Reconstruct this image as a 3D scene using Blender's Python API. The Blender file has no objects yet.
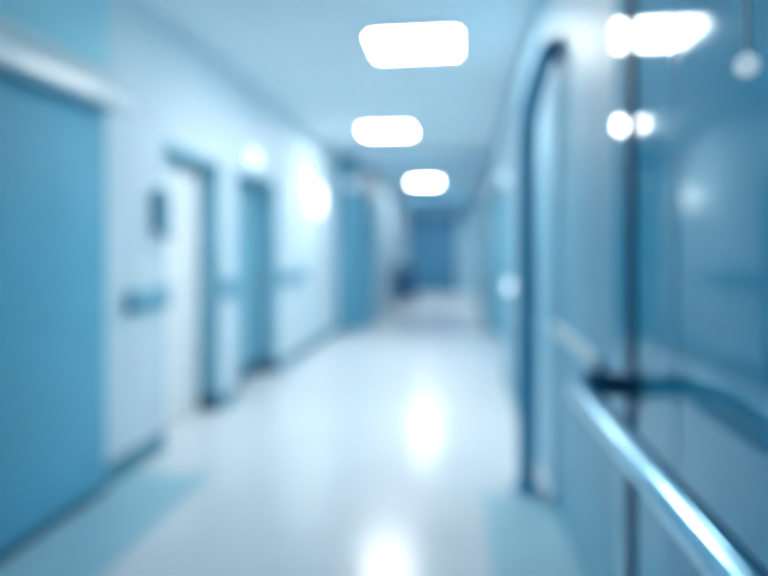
import bpy, bmesh, math
from mathutils import Vector, Matrix

S = bpy.context.scene
COL = S.collection
PI = math.pi

# ------------------------------------------------------------------ materials
def mat(name, color, rough=0.5, metal=0.0, ior=1.45, var=0.04, scale=6.0, emit=0.0, ecol=None, coat=0.0, coat_rough=0.1, bump=0.0, tint=None):
    m = bpy.data.materials.new(name)
    m.use_nodes = True
    nt = m.node_tree
    b = nt.nodes['Principled BSDF']
    b.inputs['Roughness'].default_value = rough
    b.inputs['Metallic'].default_value = metal
    b.inputs['IOR'].default_value = ior
    b.inputs['Coat Weight'].default_value = coat
    b.inputs['Coat Roughness'].default_value = coat_rough
    tc = nt.nodes.new('ShaderNodeTexCoord')
    no = nt.nodes.new('ShaderNodeTexNoise')
    no.inputs['Scale'].default_value = scale
    no.inputs['Detail'].default_value = 4.0
    nt.links.new(tc.outputs['Object'], no.inputs['Vector'])
    rp = nt.nodes.new('ShaderNodeValToRGB')
    lo = [max(0.0, c * (1 - var)) for c in color]
    hi = [min(1.0, c * (1 + var)) for c in color]
    rp.color_ramp.elements[0].position = 0.3
    rp.color_ramp.elements[0].color = (*lo, 1)
    rp.color_ramp.elements[1].position = 0.7
    rp.color_ramp.elements[1].color = (*hi, 1)
    nt.links.new(no.outputs['Fac'], rp.inputs['Fac'])
    nt.links.new(rp.outputs['Color'], b.inputs['Base Color'])
    if bump > 0:
        bn = nt.nodes.new('ShaderNodeTexNoise')
        bn.inputs['Scale'].default_value = 60.0
        nt.links.new(tc.outputs['Object'], bn.inputs['Vector'])
        bp = nt.nodes.new('ShaderNodeBump')
        bp.inputs['Strength'].default_value = bump
        bp.inputs['Distance'].default_value = 0.002
        nt.links.new(bn.outputs['Fac'], bp.inputs['Height'])
        nt.links.new(bp.outputs['Normal'], b.inputs['Normal'])
    if tint: b.inputs['Specular Tint'].default_value = (*tint, 1)
    if emit > 0:
        b.inputs['Emission Color'].default_value = (*(ecol or color), 1)
        b.inputs['Emission Strength'].default_value = emit
    return m

LAMP = (1.0, 0.97, 0.92)
M = {
    'floor': mat('floor_vinyl', (0.74, 0.79, 0.83), rough=0.21, ior=1.45, var=0.03, scale=3.0),
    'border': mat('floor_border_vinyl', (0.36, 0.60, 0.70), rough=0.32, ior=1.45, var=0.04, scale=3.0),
    'ceiling': mat('ceiling_paint', (0.80, 0.89, 0.94), rough=0.75, var=0.02, scale=2.0, bump=0.15),
    'wall': mat('wall_paint', (0.66, 0.79, 0.86), rough=0.5, ior=1.35, var=0.02, scale=2.0, bump=0.05),
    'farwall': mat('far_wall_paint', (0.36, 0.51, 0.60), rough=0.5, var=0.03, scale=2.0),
    'panel': mat('glossy_wall_panel', (0.07, 0.47, 0.70), rough=0.07, ior=1.8, var=0.05, scale=1.5, tint=(0.30, 0.80, 1.0)),
    'satin': mat('satin_wall_panel', (0.28, 0.58, 0.73), rough=0.5, ior=1.5, var=0.05, scale=1.5, tint=(0.75, 0.92, 1.0)),
    'post': mat('dark_joint_strip', (0.012, 0.095, 0.20), rough=0.55, ior=1.25, var=0.05),
    'joint': mat('panel_joint_cover', (0.07, 0.47, 0.70), rough=0.2, ior=1.6, var=0.05, tint=(0.3, 0.8, 1.0)),
    'door': mat('blue_door_laminate', (0.15, 0.49, 0.66), rough=0.55, ior=1.3, var=0.05, scale=2.5),
    'teal': mat('teal_door_laminate', (0.20, 0.46, 0.58), rough=0.4, var=0.05, scale=2.5),
    'pale': mat('pale_door_laminate', (0.94, 0.95, 0.96), rough=0.4, var=0.015, scale=2.5),
    'frame': mat('blue_frame_paint', (0.24, 0.50, 0.63), rough=0.45, var=0.04),
    'dark':    mat('dark_blue_rubber', (0.02, 0.12, 0.22), rough=0.5, var=0.08),
    'skirt':   mat('skirting_vinyl', (0.07, 0.26, 0.36), rough=0.4, var=0.05),
    'rail': mat('bumper_vinyl', (0.16, 0.42, 0.56), rough=0.4, var=0.04),
    'steel': mat('brushed_steel', (0.27, 0.52, 0.66), rough=0.17, metal=1.0, var=0.05, scale=30),
    'dsteel': mat('dark_painted_steel', (0.04, 0.34, 0.55), rough=0.7, ior=1.2, var=0.06, scale=10),
    'alu': mat('pale_aluminium_cover', (0.82, 0.91, 0.94), rough=0.3, var=0.03),
    'white':   mat('white_plastic', (0.80, 0.88, 0.92), rough=0.3, var=0.02),
    'enddoor': mat('end_door_paint', (0.08, 0.30, 0.49), rough=0.5, var=0.05, scale=2.0),
    'pane': mat('dark_vision_glass', (0.08, 0.30, 0.50), rough=0.2, ior=1.5, var=0.05),
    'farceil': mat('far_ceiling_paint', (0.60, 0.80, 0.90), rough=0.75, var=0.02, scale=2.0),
    'trolley': mat('trolley_enamel', (0.02, 0.11, 0.22), rough=0.45, var=0.05),
    'farlamp': mat('far_lamp_diffuser', (0.9, 0.95, 1.0), rough=0.5, emit=17.0, ecol=LAMP),
    'rightwall': mat('right_wall_paint', (0.24, 0.43, 0.55), rough=0.55, var=0.03, scale=2.0),
    'overdoor': mat('overdoor_board_paint', (0.40, 0.78, 0.88), rough=0.5, ior=1.3, var=0.02, scale=2.0),
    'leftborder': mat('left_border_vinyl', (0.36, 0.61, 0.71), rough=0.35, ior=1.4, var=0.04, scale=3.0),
    'endwall': mat('end_wall_paint', (0.46, 0.78, 0.90), rough=0.5, var=0.02, scale=2.0),
    'pier': mat('pier_paint', (0.11, 0.34, 0.48), rough=0.5, var=0.04),
    'glow': mat('luminous_knob', (0.8, 0.9, 0.95), rough=0.4, emit=0.15, ecol=(0.7, 0.88, 1.0)),  # emission added to brighten a knob that is no lamp
    'downlens': mat('downlight_lens', (0.9, 0.95, 1.0), rough=0.5, emit=32.0, ecol=LAMP),
    'lamp':    mat('lamp_diffuser', (0.9, 0.95, 1.0), rough=0.5, emit=17.0, ecol=LAMP),
    'sconce':  mat('wall_lamp_opal', (0.9, 0.95, 1.0), rough=0.5, emit=0.85, ecol=LAMP),
    'dome':    mat('call_light_dome', (0.8, 0.9, 0.95), rough=0.3, emit=0.6, ecol=(0.75, 0.9, 1.0)),
    'dome_dim':mat('call_light_dome_dim', (0.8, 0.9, 0.95), rough=0.3, emit=0.12, ecol=(0.6, 0.85, 1.0)),
    'night':   mat('night_light_lens', (0.8, 0.9, 0.95), rough=0.3, emit=0.45, ecol=(0.75, 0.9, 1.0)),
}

# ------------------------------------------------------------------ mesh helpers
def add_box(bm, x0, x1, y0, y1, z0, z1, bev=0.0, seg=2):
    r = bmesh.ops.create_cube(bm, size=1.0)
    vs = r['verts']
    for v in vs:
        v.co = Vector((x0 + (v.co.x + 0.5) * (x1 - x0), y0 + (v.co.y + 0.5) * (y1 - y0), z0 + (v.co.z + 0.5) * (z1 - z0)))
    if bev > 0:
        es = list({e for v in vs for e in v.link_edges})
        bmesh.ops.bevel(bm, geom=es, offset=bev, segments=seg, profile=0.5, affect='EDGES')

def fillet(points, rad, n=8):
    P = [Vector(p) for p in points]
    out = [P[0]]
    for i in range(1, len(P) - 1):
        a = (P[i - 1] - P[i]); b = (P[i + 1] - P[i])
        r = min(rad, a.length * 0.48, b.length * 0.48)
        s = P[i] + a.normalized() * r; e = P[i] + b.normalized() * r
        for k in range(n + 1):
            t = k / n
            out.append(s * (1 - t) ** 2 + P[i] * 2 * t * (1 - t) + e * t ** 2)
    out.append(P[-1])
    return out

def add_tube(bm, pts, r, n=20):
    pts = [Vector(p) for p in pts]
    t0 = (pts[1] - pts[0]).normalized()
    u = t0.orthogonal().normalized()
    rings = []
    prev = t0
    for i, p in enumerate(pts):
        if i == 0: t = t0
        elif i == len(pts) - 1: t = (pts[i] - pts[i - 1]).normalized()
        else: t = ((pts[i + 1] - pts[i]).normalized() + (pts[i] - pts[i - 1]).normalized()).normalized()
        u = prev.rotation_difference(t) @ u
        u = (u - t * u.dot(t)).normalized()
        w = t.cross(u)
        prev = t
        rings.append([bm.verts.new(p + (u * math.cos(2 * PI * k / n) + w * math.sin(2 * PI * k / n)) * r) for k in range(n)])
    for a, b in zip(rings, rings[1:]):
        for k in range(n):
            bm.faces.new((a[k], a[(k + 1) % n], b[(k + 1) % n], b[k]))
    bm.faces.new(list(reversed(rings[0])))
    bm.faces.new(rings[-1])

def add_lathe(bm, prof, origin, axis, n=28):
    """prof: list of (radius, height along axis)"""
    q = Vector((0, 0, 1)).rotation_difference(Vector(axis).normalized())
    o = Vector(origin)
    rings = []
    for r, h in prof:
        rings.append([bm.verts.new(o + q @ Vector((max(r, 1e-4) * math.cos(2 * PI * k / n), max(r, 1e-4) * math.sin(2 * PI * k / n), h))) for k in range(n)])
    for a, b in zip(rings, rings[1:]):
        for k in range(n):
            bm.faces.new((a[k], a[(k + 1) % n], b[(k + 1) % n], b[k]))
    bm.faces.new(list(reversed(rings[0])))
    bm.faces.new(rings[-1])

def add_prism(bm, prof, y0, y1):
    """extrude a closed (x, z) profile along y"""
    a = [bm.verts.new((x, y0, z)) for x, z in prof]
    b = [bm.verts.new((x, y1, z)) for x, z in prof]
    n = len(prof)
    for k in range(n):
        bm.faces.new((a[k], a[(k + 1) % n], b[(k + 1) % n], b[k]))
    bm.faces.new(list(reversed(a)))
    bm.faces.new(b)

def obj(name, bm, m, parent=None, smooth=False):
    bmesh.ops.recalc_face_normals(bm, faces=bm.faces)
    me = bpy.data.meshes.new(name)
    if parent is not None:
        bmesh.ops.translate(bm, verts=bm.verts, vec=-Vector(parent['_o']))
    bm.to_mesh(me); bm.free()
    me.materials.append(m)
    if smooth:
        for p in me.polygons: p.use_smooth = True
        me.set_sharp_from_angle(angle=math.radians(38))
    o = bpy.data.objects.new(name, me)
    COL.objects.link(o)
    if parent is not None: o.parent = parent
    o['_o'] = tuple(parent['_o']) if parent is not None else (0.0, 0.0, 0.0)
    return o

def box(name, m, parent, x0, x1, y0, y1, z0, z1, bev=0.004, seg=2):
    bm = bmesh.new(); add_box(bm, x0, x1, y0, y1, z0, z1, bev, seg)
    return obj(name, bm, m, parent, smooth=bev > 0)

def thing(name, label, cat, loc, group=None, kind=None):
    o = bpy.data.objects.new(name, None)
    COL.objects.link(o)
    o.empty_display_size = 0.1
    o.location = loc
    o['_o'] = tuple(loc)
    return tag(o, label, cat, group, kind)

def tag(o, label, cat, group=None, kind=None):
    o['label'] = label; o['category'] = cat
    if group: o['group'] = group
    if kind: o['kind'] = kind
    return o

# ------------------------------------------------------------------ dimensions (metres)
XL, XR = -2.02, 0.50          # corridor walls
XF = -1.70                    # left wall beyond the portal
ZC = 2.95                     # ceiling
YR, YP, YE = -3.0, 9.80, 19.35  # rear wall, portal, end wall
REC = 0.17                    # depth of the door recesses
D2 = (3.87, 4.85)             # pale recessed door
D3 = (5.22, 6.42)             # teal recessed door
D6 = (6.6, 9.6)             # double door in the right wall
DH = 2.10

# ------------------------------------------------------------------ the room
bm = bmesh.new(); add_box(bm, XL - 0.3, XR + 0.3, YR - 0.2, YE + 0.2, -0.12, 0.0)
tag(obj('floor', bm, M['floor']), 'pale glossy vinyl floor running down the corridor', 'floor', kind='structure')
bm = bmesh.new(); add_box(bm, 0.13, XR, YR, 3.36, -0.002, 0.0015)  # floor darker along the right wall, up to the pole
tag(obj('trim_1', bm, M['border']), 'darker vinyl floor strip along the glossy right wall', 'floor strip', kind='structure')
bm = bmesh.new(); add_box(bm, XL, -1.48, YR, 3.42, -0.002, 0.0015)  # soft shade on the near left floor, put into a darker strip
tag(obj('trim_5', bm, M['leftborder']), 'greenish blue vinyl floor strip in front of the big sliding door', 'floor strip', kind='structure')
bm = bmesh.new(); add_box(bm, XL - 0.01, XL + 0.012, YR, 3.20, 2.352, ZC)  # less lit stretch of wall, painted as a thin teal sheet
tag(obj('trim_6', bm, M['overdoor']), 'teal board on the wall above the sliding door track cover', 'wall board', kind='structure')
bm = bmesh.new(); add_box(bm, XL - 0.3, XR + 0.3, YR - 0.2, YP + 0.08, ZC, ZC + 0.12)
tag(obj('ceiling', bm, M['ceiling']), 'pale ceiling carrying the two larger square lamps', 'ceiling', kind='structure')
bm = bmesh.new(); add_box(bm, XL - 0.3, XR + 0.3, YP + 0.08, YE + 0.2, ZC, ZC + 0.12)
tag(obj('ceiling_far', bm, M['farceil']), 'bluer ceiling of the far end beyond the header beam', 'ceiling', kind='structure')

bm = bmesh.new()
B = XL - 0.3
for (y0, y1, z0, z1) in ((YR, D2[0], 0, ZC), (D2[1], D3[0], 0, ZC), (D3[1], YP, 0, ZC),
                         (D2[0], D2[1], DH, ZC), (D3[0], D3[1], DH, ZC)):
    add_box(bm, B, XL, y0, y1, z0, z1)
for d in (D2, D3):                                   # back of each recess
    add_box(bm, B, XL - REC - 0.05, d[0], d[1], 0, DH)
tag(obj('wall_left', bm, M['wall']), 'pale painted left wall with recessed doors and bumper rails', 'wall', kind='structure')

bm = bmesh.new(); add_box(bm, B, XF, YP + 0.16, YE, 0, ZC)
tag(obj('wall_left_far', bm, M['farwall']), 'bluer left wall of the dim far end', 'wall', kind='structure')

bm = bmesh.new()
add_box(bm, XR, XR + 0.3, YR, 2.02, 0, ZC)
tag(obj('wall_right_near', bm, M['panel']), 'dark glossy mirror-like panelled right wall near the viewer', 'wall', kind='structure')
bm = bmesh.new(); add_box(bm, XR, XR + 0.3, 2.02, 4.3, 0, ZC)
tag(obj('wall_right_middle', bm, M['satin']), 'satin blue wall panel between the dark joint strip and the pole', 'wall', kind='structure')
bm = bmesh.new()
for (y0, y1, z0, z1) in ((4.3, D6[0], 0, ZC), (D6[1], YE, 0, ZC), (D6[0], D6[1], 2.2, ZC)):
    add_box(bm, XR, XR + 0.3, y0, y1, z0, z1)
add_box(bm, XR + 0.17, XR + 0.3, D6[0], D6[1], 0, 2.2)
tag(obj('wall_right_far', bm, M['rightwall']), 'light blue right wall beyond the glossy panels and the pole', 'wall', kind='structure')

bm = bmesh.new(); add_box(bm, XL - 0.3, XR + 0.3, YE, YE + 0.2, 0, ZC)
tag(obj('wall_end', bm, M['endwall']), 'pale end wall around the dark double door', 'wall', kind='structure')
bm = bmesh.new(); add_box(bm, XL - 0.3, XR + 0.3, YR - 0.2, YR, 0, ZC)
tag(obj('wall_rear', bm, M['wall']), 'plain wall closing the corridor behind the viewer', 'wall', kind='structure')

# portal where the far corridor begins
bm = bmesh.new(); add_box(bm, B, XF, YP, YP + 0.16, 0, ZC)
tag(obj('wall_portal', bm, M['pier']), 'blue pier narrowing the corridor at its dim far end', 'pier', kind='structure')
bm = bmesh.new(); add_box(bm, XF, XR, YP, YP + 0.16, 2.74, ZC, 0.003)
tag(obj('trim_2', bm, M['farceil'], smooth=True), 'pale blue header beam across the ceiling before the far end', 'beam', kind='structure')

# dark joint post and joint cover on the glossy panels
bm = bmesh.new(); add_box(bm, XR - 0.010, XR + 0.01, 1.80, 1.87, 0.0, ZC, 0.003)
tag(obj('trim_3', bm, M['post'], smooth=True), 'dark vertical joint strip on the glossy right wall at the rail end', 'joint strip', kind='structure')
bm = bmesh.new(); add_box(bm, XR - 0.002, XR + 0.01, 1.465, 1.479, 0.0, ZC, 0.001)
tag(obj('trim_4', bm, M['joint'], smooth=True), 'slim panel joint cover on the glossy wall above the handrail', 'joint strip', kind='structure')

# skirtings
def skirt(name, prof_x, y0, y1, label):
    bm = bmesh.new()
    s = 1 if prof_x < 0 else -1
    pr = [(prof_x, 0), (prof_x + s * 0.045, 0.0), (prof_x + s * 0.020, 0.012), (prof_x + s * 0.012, 0.035), (prof_x + s * 0.012, 0.105), (prof_x, 0.112)]
    add_prism(bm, pr, y0, y1)
    tag(obj(name, bm, M['skirt']), label, 'skirting', kind='structure')
skirt('baseboard_left', XL, 3.14, D2[0], 'dark coved skirting under the wall between the blue sliding door and pale door')
skirt('baseboard_left_middle', XL, D2[1], D3[0], 'short dark skirting on the narrow pier between two recessed doors')
skirt('baseboard_left_back', XL, D3[1], YP, 'dark skirting along the left wall under the wall lamp')
skirt('baseboard_left_end', XF, 11.5, YE - 0.1, 'dark skirting along the bluer left wall behind the trolley')
skirt('baseboard_right', XR, 4.3, D6[0], 'dark skirting along the pale right wall beyond the pole')
skirt('baseboard_right_end', XR, D6[1], YE - 0.1, 'dark skirting along the right wall by the end door')

# ------------------------------------------------------------------ doors (part of the room)
# big sliding door, surface mounted on the left wall
d1 = thing('door_1', 'large blue sliding door with pale track cover on the left wall', 'sliding door', (XL, 2.2, 0), kind='structure')
box('leaf', M['door'], d1, XL + 0.012, XL + 0.058, 1.15, 3.12, 0.045, 2.125, 0.004)
box('bottom_seal', M['dark'], d1, XL + 0.006, XL + 0.066, 1.15, 3.12, 0.004, 0.05, 0.003)
pr = [(XL, 2.13), (XL + 0.18, 2.13)]
for k in range(9):
    a = PI / 2 * k / 8
    pr.append((XL + 0.06 + 0.12 * math.cos(a), 2.17 + 0.18 * math.sin(a)))
pr.append((XL, 2.35))
bm = bmesh.new(); add_prism(bm, pr, 0.6, 3.20)
o = obj('track_cover', bm, M['alu'], d1, smooth=True); o['label'] = 'pale rounded track cover'
bm = bmesh.new()
hx = XL + 0.105
add_tube(bm, fillet([(XL + 0.055, 1.35, 0.86), (hx, 1.35, 0.86), (hx, 1.35, 1.26), (XL + 0.055, 1.35, 1.26)], 0.03), 0.013, 14)
obj('pull_handle', bm, M['steel'], d1, smooth=True)

def lever(parent, x, y, z, s, dy):
    bm = bmesh.new()
    add_lathe(bm, [(0.026, 0), (0.026, 0.006), (0.022, 0.009)], (x, y, z), (s, 0, 0), 20)
    add_tube(bm, fillet([(x, y, z), (x + s * 0.055, y, z), (x + s * 0.055, y + dy, z)], 0.02), 0.009, 12)
    return obj('lever_handle', bm, M['steel'], parent, smooth=True)

def recessed_door(name, d, leafmat, label, shading):
    t = thing(name, label, 'door', (XL - REC, (d[0] + d[1]) / 2, 0), kind='structure')
    xb = XL - REC - 0.05
    box('leaf', leafmat, t, xb, XL - REC, d[0] + 0.035, d[1] - 0.05, 0.01, DH - 0.05, 0.003)
    bm = bmesh.new()                                  # lining of the recess: two jambs and a head
    add_box(bm, xb, XL, d[0], d[0] + 0.03, 0, DH, 0.003)
    add_box(bm, xb, XL + 0.012, d[1] - 0.045, d[1], 0, DH, 0.003)
    add_box(bm, xb, XL + 0.012, d[0] + 0.03, d[1] - 0.045, DH - 0.045, DH, 0.003)
    obj('frame', bm, M['frame'], t, smooth=True)
    lever(t, XL - REC, d[0] + 0.13, 1.03, 1, 0.11)
    if shading:  # dark plate stands in for contact shade at the leaf foot
        o = box('kick_plate', M['dark'], t, XL - REC, XL - REC + 0.004, d[0] + 0.07, d[1] - 0.07, 0.02, 0.17, 0.001)
        o['label'] = 'dark kick plate'
    bm = bmesh.new()
    add_box(bm, XL - REC, XL + 0.016, d[1] - 0.060, d[1] - 0.045, 0.0, 0.13, 0.002)  # dark block at the foot of the far jamb
    o = obj('jamb_guard', bm, M['dark'], t, smooth=True); o['label'] = 'dark guard at the jamb foot'
    return t
recessed_door('door_2', D2, M['pale'], 'pale recessed door with blue frame beyond the dispenser', False)
recessed_door('door_3', D3, M['teal'], 'teal recessed door under the bright call light', True)

# pair of dark end doors
d4 = thing('door_4', 'dark blue double door closing the corridor end', 'door', ((-1.655 - 0.065) / 2, YE, 0), kind='structure')
for x0, x1, s in ((-1.655, -0.863, 1), (-0.857, -0.065, -1)):
    lf = box('leaf', M['enddoor'], d4, x0, x1, YE - 0.055, YE - 0.002, 0.008, 2.50, 0.003)
    cx = x1 - 0.15 if s > 0 else x0 + 0.15
    box('vision_panel', M['pane'], lf, cx - 0.06, cx + 0.06, YE - 0.060, YE - 0.054, 1.05, 1.85, 0.002)
    bm = bmesh.new()
    hx = x1 - 0.05 if s > 0 else x0 + 0.05
    add_tube(bm, fillet([(hx, YE - 0.05, 0.9), (hx, YE - 0.10, 0.9), (hx, YE - 0.10, 1.2), (hx, YE - 0.05, 1.2)], 0.02), 0.01, 10)
    obj('pull_handle', bm, M['dsteel'], lf, smooth=True)
bm = bmesh.new()
for (x0, x1, z0, z1) in ((-1.695, -1.66, 0, 2.56), (-0.06, 0.01, 0, 2.56), (-1.66, -0.06, 2.505, 2.56)):
    add_box(bm, x0, x1, YE - 0.08, YE, z0, z1, 0.003)
obj('frame', bm, M['alu'], d4, smooth=True)

# dark fire door standing open against the far left wall
d5 = thing('door_5', 'dark blue door standing open against the far left wall', 'door', (XF, YP + 0.2, 0), kind='structure')
lf = box('leaf', M['door'], d5, XF + 0.012, XF + 0.062, YP + 0.20, YP + 1.60, 0.008, 2.40, 0.003)
lever(d5, XF + 0.062, YP + 1.48, 1.05, 1, -0.11)
bm = bmesh.new()
for z in (0.25, 1.2, 2.15):
    add_tube(bm, [(XF + 0.012, YP + 0.190, z), (XF + 0.012, YP + 0.190, z + 0.1)], 0.011, 12)
obj('hinge', bm, M['steel'], d5, smooth=True)

# double door in the right wall
d6 = thing('door_6', 'dark recessed double door in the right wall beyond the night light', 'door', (XR + 0.17, sum(D6) / 2, 0), kind='structure')
ym = sum(D6) / 2
for y0, y1, s in ((D6[0] + 0.06, ym - 0.003, 1), (ym + 0.003, D6[1] - 0.06, -1)):
    lf = box('leaf', M['door'], d6, XR + 0.11, XR + 0.165, y0, y1, 0.008, 2.14, 0.003)
    lever(lf, XR + 0.11, (y1 - 0.08) if s > 0 else (y0 + 0.08), 1.03, -1, -0.11 * s)
bm = bmesh.new()
for (y0, y1, z0, z1) in ((D6[0], D6[0] + 0.055, 0, 2.2), (D6[1] - 0.055, D6[1], 0, 2.2), (D6[0] + 0.055, D6[1] - 0.055, 2.145, 2.2)):
    add_box(bm, XR - 0.012, XR + 0.17, y0, y1, z0, z1, 0.003)
obj('frame', bm, M['frame'], d6, smooth=True)

# ------------------------------------------------------------------ ceiling lamps
def ceiling_light(cx, cy, w, d, label, lm='lamp'):
    t = thing('ceiling_light', label, 'ceiling light', (cx, cy, ZC), group='square ceiling lights along the corridor')
    bm = bmesh.new()
    f, h = 0.028, 0.035
    add_box(bm, cx - w / 2, cx + w / 2, cy - d / 2, cy - d / 2 + f, ZC - h, ZC, 0.004)
    add_box(bm, cx - w / 2, cx + w / 2, cy + d / 2 - f, cy + d / 2, ZC - h, ZC, 0.004)
    add_box(bm, cx - w / 2, cx - w / 2 + f, cy - d / 2 + f, cy + d / 2 - f, ZC - h, ZC, 0.004)
    add_box(bm, cx + w / 2 - f, cx + w / 2, cy - d / 2 + f, cy + d / 2 - f, ZC - h, ZC, 0.004)
    obj('frame', bm, M['white'], t, smooth=True)
    o = box('diffuser', M[lm], t, cx - w / 2 + f, cx + w / 2 - f, cy - d / 2 + f, cy + d / 2 - f, ZC - h + 0.003, ZC - 0.005, 0.003)
    o['label'] = 'glowing white diffuser'
    return t
ceiling_light(-0.34, 4.57, 0.69, 0.56, 'largest glowing square ceiling light, nearest the viewer')
ceiling_light(-0.95, 7.84, 0.67, 0.54, 'middle glowing ceiling light, set further left than the largest one')
ceiling_light(-0.81, 13.9, 0.66, 0.54, 'smallest glowing ceiling light beyond the pale header beam', 'farlamp')

def fill_light(cx, cy, label):  # lamps added to brighten the far end, lenses hidden by the rim
    t = thing('downlight', label, 'downlight', (cx, cy, ZC), group='round downlights before the end door')
    bm = bmesh.new()
    n, ro, ri, h = 32, 0.165, 0.15, 0.06
    rings = []
    for rr, zz in ((ro, ZC), (ro, ZC - h), (ri, ZC - h), (ri, ZC)):
        rings.append([bm.verts.new((cx + rr * math.cos(2 * PI * k / n), cy + rr * math.sin(2 * PI * k / n), zz)) for k in range(n)])
    for a, b in ((0, 1), (1, 2), (2, 3), (3, 0)):
        for k in range(n):
            bm.faces.new((rings[a][k], rings[a][(k + 1) % n], rings[b][(k + 1) % n], rings[b][k]))
    obj('rim', bm, M['dark'], t, smooth=True)
    bm = bmesh.new(); add_lathe(bm, [(ri, 0.0), (ri, 0.008)], (cx, cy, ZC), (0, 0, -1), 32)
    o = obj('lens', bm, M['downlens'], t, smooth=True); o['label'] = 'glowing round lens'
fill_light(-1.10, 17.3, 'round shallow ceiling downlight before the end door, on the trolley side')
fill_light(-0.15, 17.3, 'round shallow ceiling downlight before the end door, on the side away from the trolley')

# ------------------------------------------------------------------ wall lamp on the left wall
t = thing('wall_lamp', 'bright opal wall lamp on the left wall past the teal door', 'wall lamp', (XL, 8.15, 2.03))
box('back_plate', M['white'], t, XL, XL + 0.02, 8.00, 8.30, 1.84, 2.22, 0.004)
bm = bmesh.new()
add_box(bm, XL + 0.02, XL + 0.10, 8.015, 8.285, 1.86, 2.20, 0.035, 4)
o = obj('shade', bm, M['sconce'], t, smooth=True); o['label'] = 'glowing opal shade'

# ------------------------------------------------------------------ call lights and the night light
def call_light(origin, axis, r, m, name, label, cat='call light', group='small round call lights'):
    origin = tuple(Vector(origin) - Vector(axis) * 0.004)
    t = thing(name, label, cat, origin, group=group)
    bm = bmesh.new()
    add_lathe(bm, [(r * 1.15, 0), (r * 1.15, 0.012), (r * 1.02, 0.016)], origin, axis)
    obj('base', bm, M['white'], t, smooth=True)
    bm = bmesh.new()
    o2 = Vector(origin) + Vector(axis) * 0.016
    add_lathe(bm, [(r, 0)] + [(r * math.cos(a * PI / 16), 0.01 + r * 0.75 * math.sin(a * PI / 16)) for a in range(0, 9)], o2, axis)
    obj('dome', bm, m, t, smooth=True)
    return t
call_light((XL, 5.62, 2.24), (1, 0, 0), 0.075, M['dome'], 'call_light', 'bright round call light above the teal door')
call_light((-1.80, YP, 2.44), (0, -1, 0), 0.085, M['dome_dim'], 'call_light', 'faint round call light high on the blue far pier')
call_light((XR, 6.42, 2.11), (-1, 0, 0), 0.070, M['dome_dim'], 'call_light', 'round call light high on the right wall beside the dark double door')
call_light((XR, 5.88, 0.99), (-1, 0, 0), 0.055, M['night'], 'night_light', 'small round night light low on the right wall just left of the pole', 'night light', None)

# ------------------------------------------------------------------ bumper rails on the left wall
def bumper(y0, y1, z, label, x=XL, s=1, m='rail', h=0.14, dep=0.055, group='bumper rails on the left wall'):
    t = thing('bumper_rail', label, 'bumper rail', (x, (y0 + y1) / 2, z), group=group)
    pr = [(x, z - h / 2), (x + s * dep * 0.55, z - h / 2)]
    for k in range(9):
        a = -PI / 2 + PI * k / 8
        pr.append((x + s * (dep * 0.55 + dep * 0.45 * math.cos(a)), z + h / 2 * math.sin(a)))
    pr += [(x, z + h / 2)]
    clean = []
    for p in pr:
        if not clean or (abs(p[0] - clean[-1][0]) + abs(p[1] - clean[-1][1])) > 1e-5: clean.append(p)
    bm = bmesh.new(); add_prism(bm, clean, y0 + 0.02, y1 - 0.02)
    obj('cover', bm, M[m], t, smooth=True)
    for e in (y0, y1 - 0.02):
        bm = bmesh.new(); add_box(bm, min(x, x + s * dep * 1.04), max(x, x + s * dep * 1.04), e, e + 0.02, z - h / 2 - 0.004, z + h / 2 + 0.004, 0.005)
        obj('end_cap', bm, M['frame'], t, smooth=True)
    return t
bumper(3.40, 3.86, 1.03, 'short blue bumper rail below the wall dispenser')
bumper(4.88, 5.19, 1.03, 'shortest blue bumper rail on the narrow pier between two recessed doors')
bumper(6.50, 7.60, 1.03, 'longest blue bumper rail just past the teal door')
bumper(2.20, 3.33, 0.94, 'pale flat bumper strip on the glossy wall before the pole', x=XR, s=-1, m='alu', h=0.05, dep=0.025, group=None)

# ------------------------------------------------------------------ dispenser beside the pale door
t = thing('wall_dispenser', 'dark upright dispenser on the wall beside the pale door', 'dispenser', (XL, 3.77, 1.58))
bm = bmesh.new(); add_box(bm, XL, XL + 0.085, 3.72, 3.83, 1.46, 1.76, 0.018, 3)
obj('body', bm, M['frame'], t, smooth=True)
box('level_window', M['pane'], t, XL + 0.082, XL + 0.088, 3.755, 3.785, 1.56, 1.70, 0.002)
bm = bmesh.new(); add_lathe(bm, [(0.014, 0), (0.014, 0.03), (0.008, 0.035), (0.008, 0.05)], (XL + 0.06, 3.77, 1.465), (0, 0, -1), 16)
obj('nozzle', bm, M['dark'], t, smooth=True)
bm = bmesh.new(); add_tube(bm, fillet([(XL + 0.07, 3.735, 1.48), (XL + 0.11, 3.735, 1.43), (XL + 0.11, 3.815, 1.43), (XL + 0.07, 3.815, 1.48)], 0.02), 0.006, 10)
obj('push_lever', bm, M['steel'], t, smooth=True)

# ------------------------------------------------------------------ handrail on the glossy right wall
RX, RZ = 0.316, 0.97
t = thing('handrail', 'shiny steel handrail with dark end bracket on the glossy wall', 'handrail', (RX, 0.6, RZ))
bm = bmesh.new()
add_tube(bm, fillet([(RX, -0.9, RZ), (RX, 1.72, RZ), (RX + 0.055, 1.76, RZ)], 0.05), 0.028, 28)
o = obj('tube', bm, M['steel'], t, smooth=True); o['label'] = 'bright steel tube'
bm = bmesh.new()
add_tube(bm, fillet([(RX + 0.045, 1.755, RZ), (RX + 0.09, 1.785, RZ - 0.005), (XR - 0.004, 1.785, RZ - 0.01)], 0.03), 0.034, 24)
add_lathe(bm, [(0.048, 0), (0.048, 0.008), (0.04, 0.014), (0.028, 0.016)], (XR, 1.785, RZ - 0.01), (-1, 0, 0))
o = obj('end_bracket', bm, M['dark'], t, smooth=True); o['label'] = 'dark curved end bracket'
bm = bmesh.new()
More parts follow.
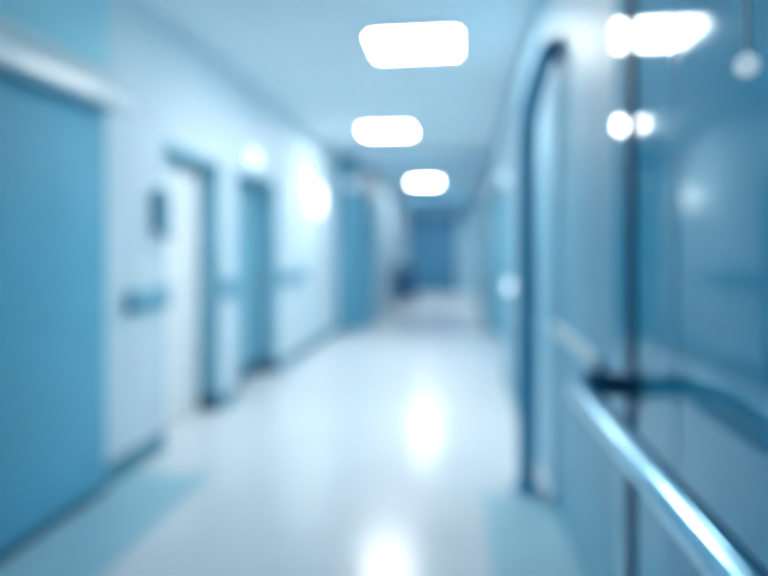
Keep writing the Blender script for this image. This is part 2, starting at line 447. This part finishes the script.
add_tube(bm, fillet([(RX + 0.050, -0.9, RZ - 0.028), (RX + 0.050, 1.68, RZ - 0.028)], 0.05), 0.016, 20)  # plain dark tube beside the rail, on its wall side
o = obj('rubber_strip', bm, M['dark'], t, smooth=True); o['label'] = 'dark strip along the wall side of the tube'
for y in (0.35,):
    bm = bmesh.new()
    add_tube(bm, fillet([(RX, y, RZ - 0.01), (RX, y, RZ - 0.075), (XR - 0.004, y, RZ - 0.075)], 0.04), 0.010, 14)
    add_lathe(bm, [(0.036, 0), (0.036, 0.006), (0.03, 0.010)], (XR, y, RZ - 0.075), (-1, 0, 0))
    obj('wall_bracket', bm, M['steel'], t, smooth=True)

# ------------------------------------------------------------------ bent pole in front of the right wall
t = thing('pole', 'tall dark steel pole bending over to the right wall at its top', 'pole', (0.377, 3.44, 0))
bm = bmesh.new()
add_tube(bm, fillet([(0.377, 3.44, 0.008), (0.377, 3.44, 1.98), (0.385, 3.38, 2.13), (0.415, 3.21, 2.28), (XR - 0.058, 3.05, 2.35)], 0.12), 0.052, 24)
obj('tube', bm, M['dsteel'], t, smooth=True)
bm = bmesh.new(); add_lathe(bm, [(0.090, 0.0), (0.090, 0.008), (0.062, 0.014), (0.056, 0.05)], (0.377, 3.44, 0.0), (0, 0, 1))
obj('floor_flange', bm, M['dsteel'], t, smooth=True)
bm = bmesh.new(); add_lathe(bm, [(0.075, 0.0), (0.075, 0.010), (0.055, 0.02), (0.046, 0.055)], (XR - 0.0015, 3.05, 2.35), (-1, 0, 0))
obj('wall_flange', bm, M['dark'], t, smooth=True)

# ------------------------------------------------------------------ pull cord hanging by the glossy wall
t = thing('pull_cord', 'thin pale pull cord with round white knob hanging by the glossy wall', 'pull cord', (0.455, 1.02, ZC))
bm = bmesh.new(); add_lathe(bm, [(0.032, 0), (0.032, 0.012), (0.012, 0.03), (0.004, 0.034)], (0.455, 1.02, ZC), (0, 0, -1))
obj('ceiling_rose', bm, M['white'], t, smooth=True)
bm = bmesh.new(); add_tube(bm, [(0.455, 1.02, ZC - 0.03), (0.455, 1.02, 1.66)], 0.0035, 10)
obj('cord', bm, M['white'], t, smooth=True)
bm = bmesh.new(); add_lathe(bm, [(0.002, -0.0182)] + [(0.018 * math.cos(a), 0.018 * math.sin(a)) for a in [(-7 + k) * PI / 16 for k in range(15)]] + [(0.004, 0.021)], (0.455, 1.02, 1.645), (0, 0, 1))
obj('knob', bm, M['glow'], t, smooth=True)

# ------------------------------------------------------------------ trolley in the far corridor
tx0, tx1, ty0, ty1 = -1.60, -1.08, 14.55, 15.15
t = thing('medical_trolley', 'dark blue drawer trolley standing against the far left wall', 'trolley', ((tx0 + tx1) / 2, (ty0 + ty1) / 2, 0))
box('body', M['trolley'], t, tx0, tx1, ty0, ty1, 0.14, 0.98, 0.008)
o = box('top', M['frame'], t, tx0 - 0.015, tx1 + 0.015, ty0 - 0.015, ty1 + 0.015, 0.98, 1.01, 0.008); o['label'] = 'lighter worktop'
for k in range(4):
    z0 = 0.17 + k * 0.20
    dr = box('drawer', M['trolley'], t, tx0 + 0.02, tx1 - 0.02, ty0 - 0.016, ty0, z0, z0 + 0.185, 0.004)
    bm = bmesh.new()
    add_tube(bm, fillet([(tx0 + 0.16, ty0 - 0.014, z0 + 0.13), (tx0 + 0.16, ty0 - 0.045, z0 + 0.13), (tx1 - 0.16, ty0 - 0.045, z0 + 0.13), (tx1 - 0.16, ty0 - 0.014, z0 + 0.13)], 0.015, 5), 0.006, 8)
    obj('drawer_handle', bm, M['steel'], dr, smooth=True)
for x in (tx0 + 0.06, tx1 - 0.06):
    for y in (ty0 + 0.06, ty1 - 0.06):
        bm = bmesh.new()
        add_lathe(bm, [(0.02, -0.016), (0.048, -0.016), (0.05, -0.01), (0.05, 0.01), (0.048, 0.016), (0.02, 0.016)], (x, y, 0.05), (1, 0, 0), 20)
        add_box(bm, x - 0.024, x - 0.018, y - 0.018, y + 0.018, 0.04, 0.13, 0)
        add_box(bm, x + 0.018, x + 0.024, y - 0.018, y + 0.018, 0.04, 0.13, 0)
        add_box(bm, x - 0.024, x + 0.024, y - 0.018, y + 0.018, 0.12, 0.14, 0)
        obj('caster', bm, M['dark'], t, smooth=True)
bm = bmesh.new()
add_tube(bm, fillet([(tx1 + 0.01, ty0 + 0.08, 0.93), (tx1 + 0.07, ty0 + 0.08, 0.95), (tx1 + 0.07, ty1 - 0.08, 0.95), (tx1 + 0.01, ty1 - 0.08, 0.93)], 0.03, 6), 0.011, 12)
obj('push_handle', bm, M['steel'], t, smooth=True)

for o in list(bpy.data.objects):
    if '_o' in o: del o['_o']

# ------------------------------------------------------------------ world, camera, view
w = bpy.data.worlds.new('world'); S.world = w
w.use_nodes = True
w.node_tree.nodes['Background'].inputs['Color'].default_value = (0.25, 0.55, 0.75, 1)
w.node_tree.nodes['Background'].inputs['Strength'].default_value = 0.3

cam = bpy.data.cameras.new('camera')
cam.sensor_width = 36.0
cam.lens = 28.0
cam.shift_y = -38.0 / 768.0
cam.clip_start = 0.02
cam.dof.use_dof = True
cam.dof.focus_distance = 0.44
cam.dof.aperture_fstop = 1.45
co = bpy.data.objects.new('camera', cam)
COL.objects.link(co)
co.location = (0, 0, 1.35)
co.rotation_euler = (PI / 2, 0, math.atan(76 / 597.33))
S.camera = co

S.view_settings.view_transform = 'Standard'
S.view_settings.look = 'None'
S.view_settings.gamma = 1.0
S.view_settings.exposure = 1.7
S.view_settings.use_curve_mapping = False
S.cycles.max_bounces = 10
S.cycles.diffuse_bounces = 6
S.cycles.glossy_bounces = 5
S.cycles.sample_clamp_indirect = 8.0
S.cycles.use_adaptive_sampling = False
S.cycles.use_denoising = True
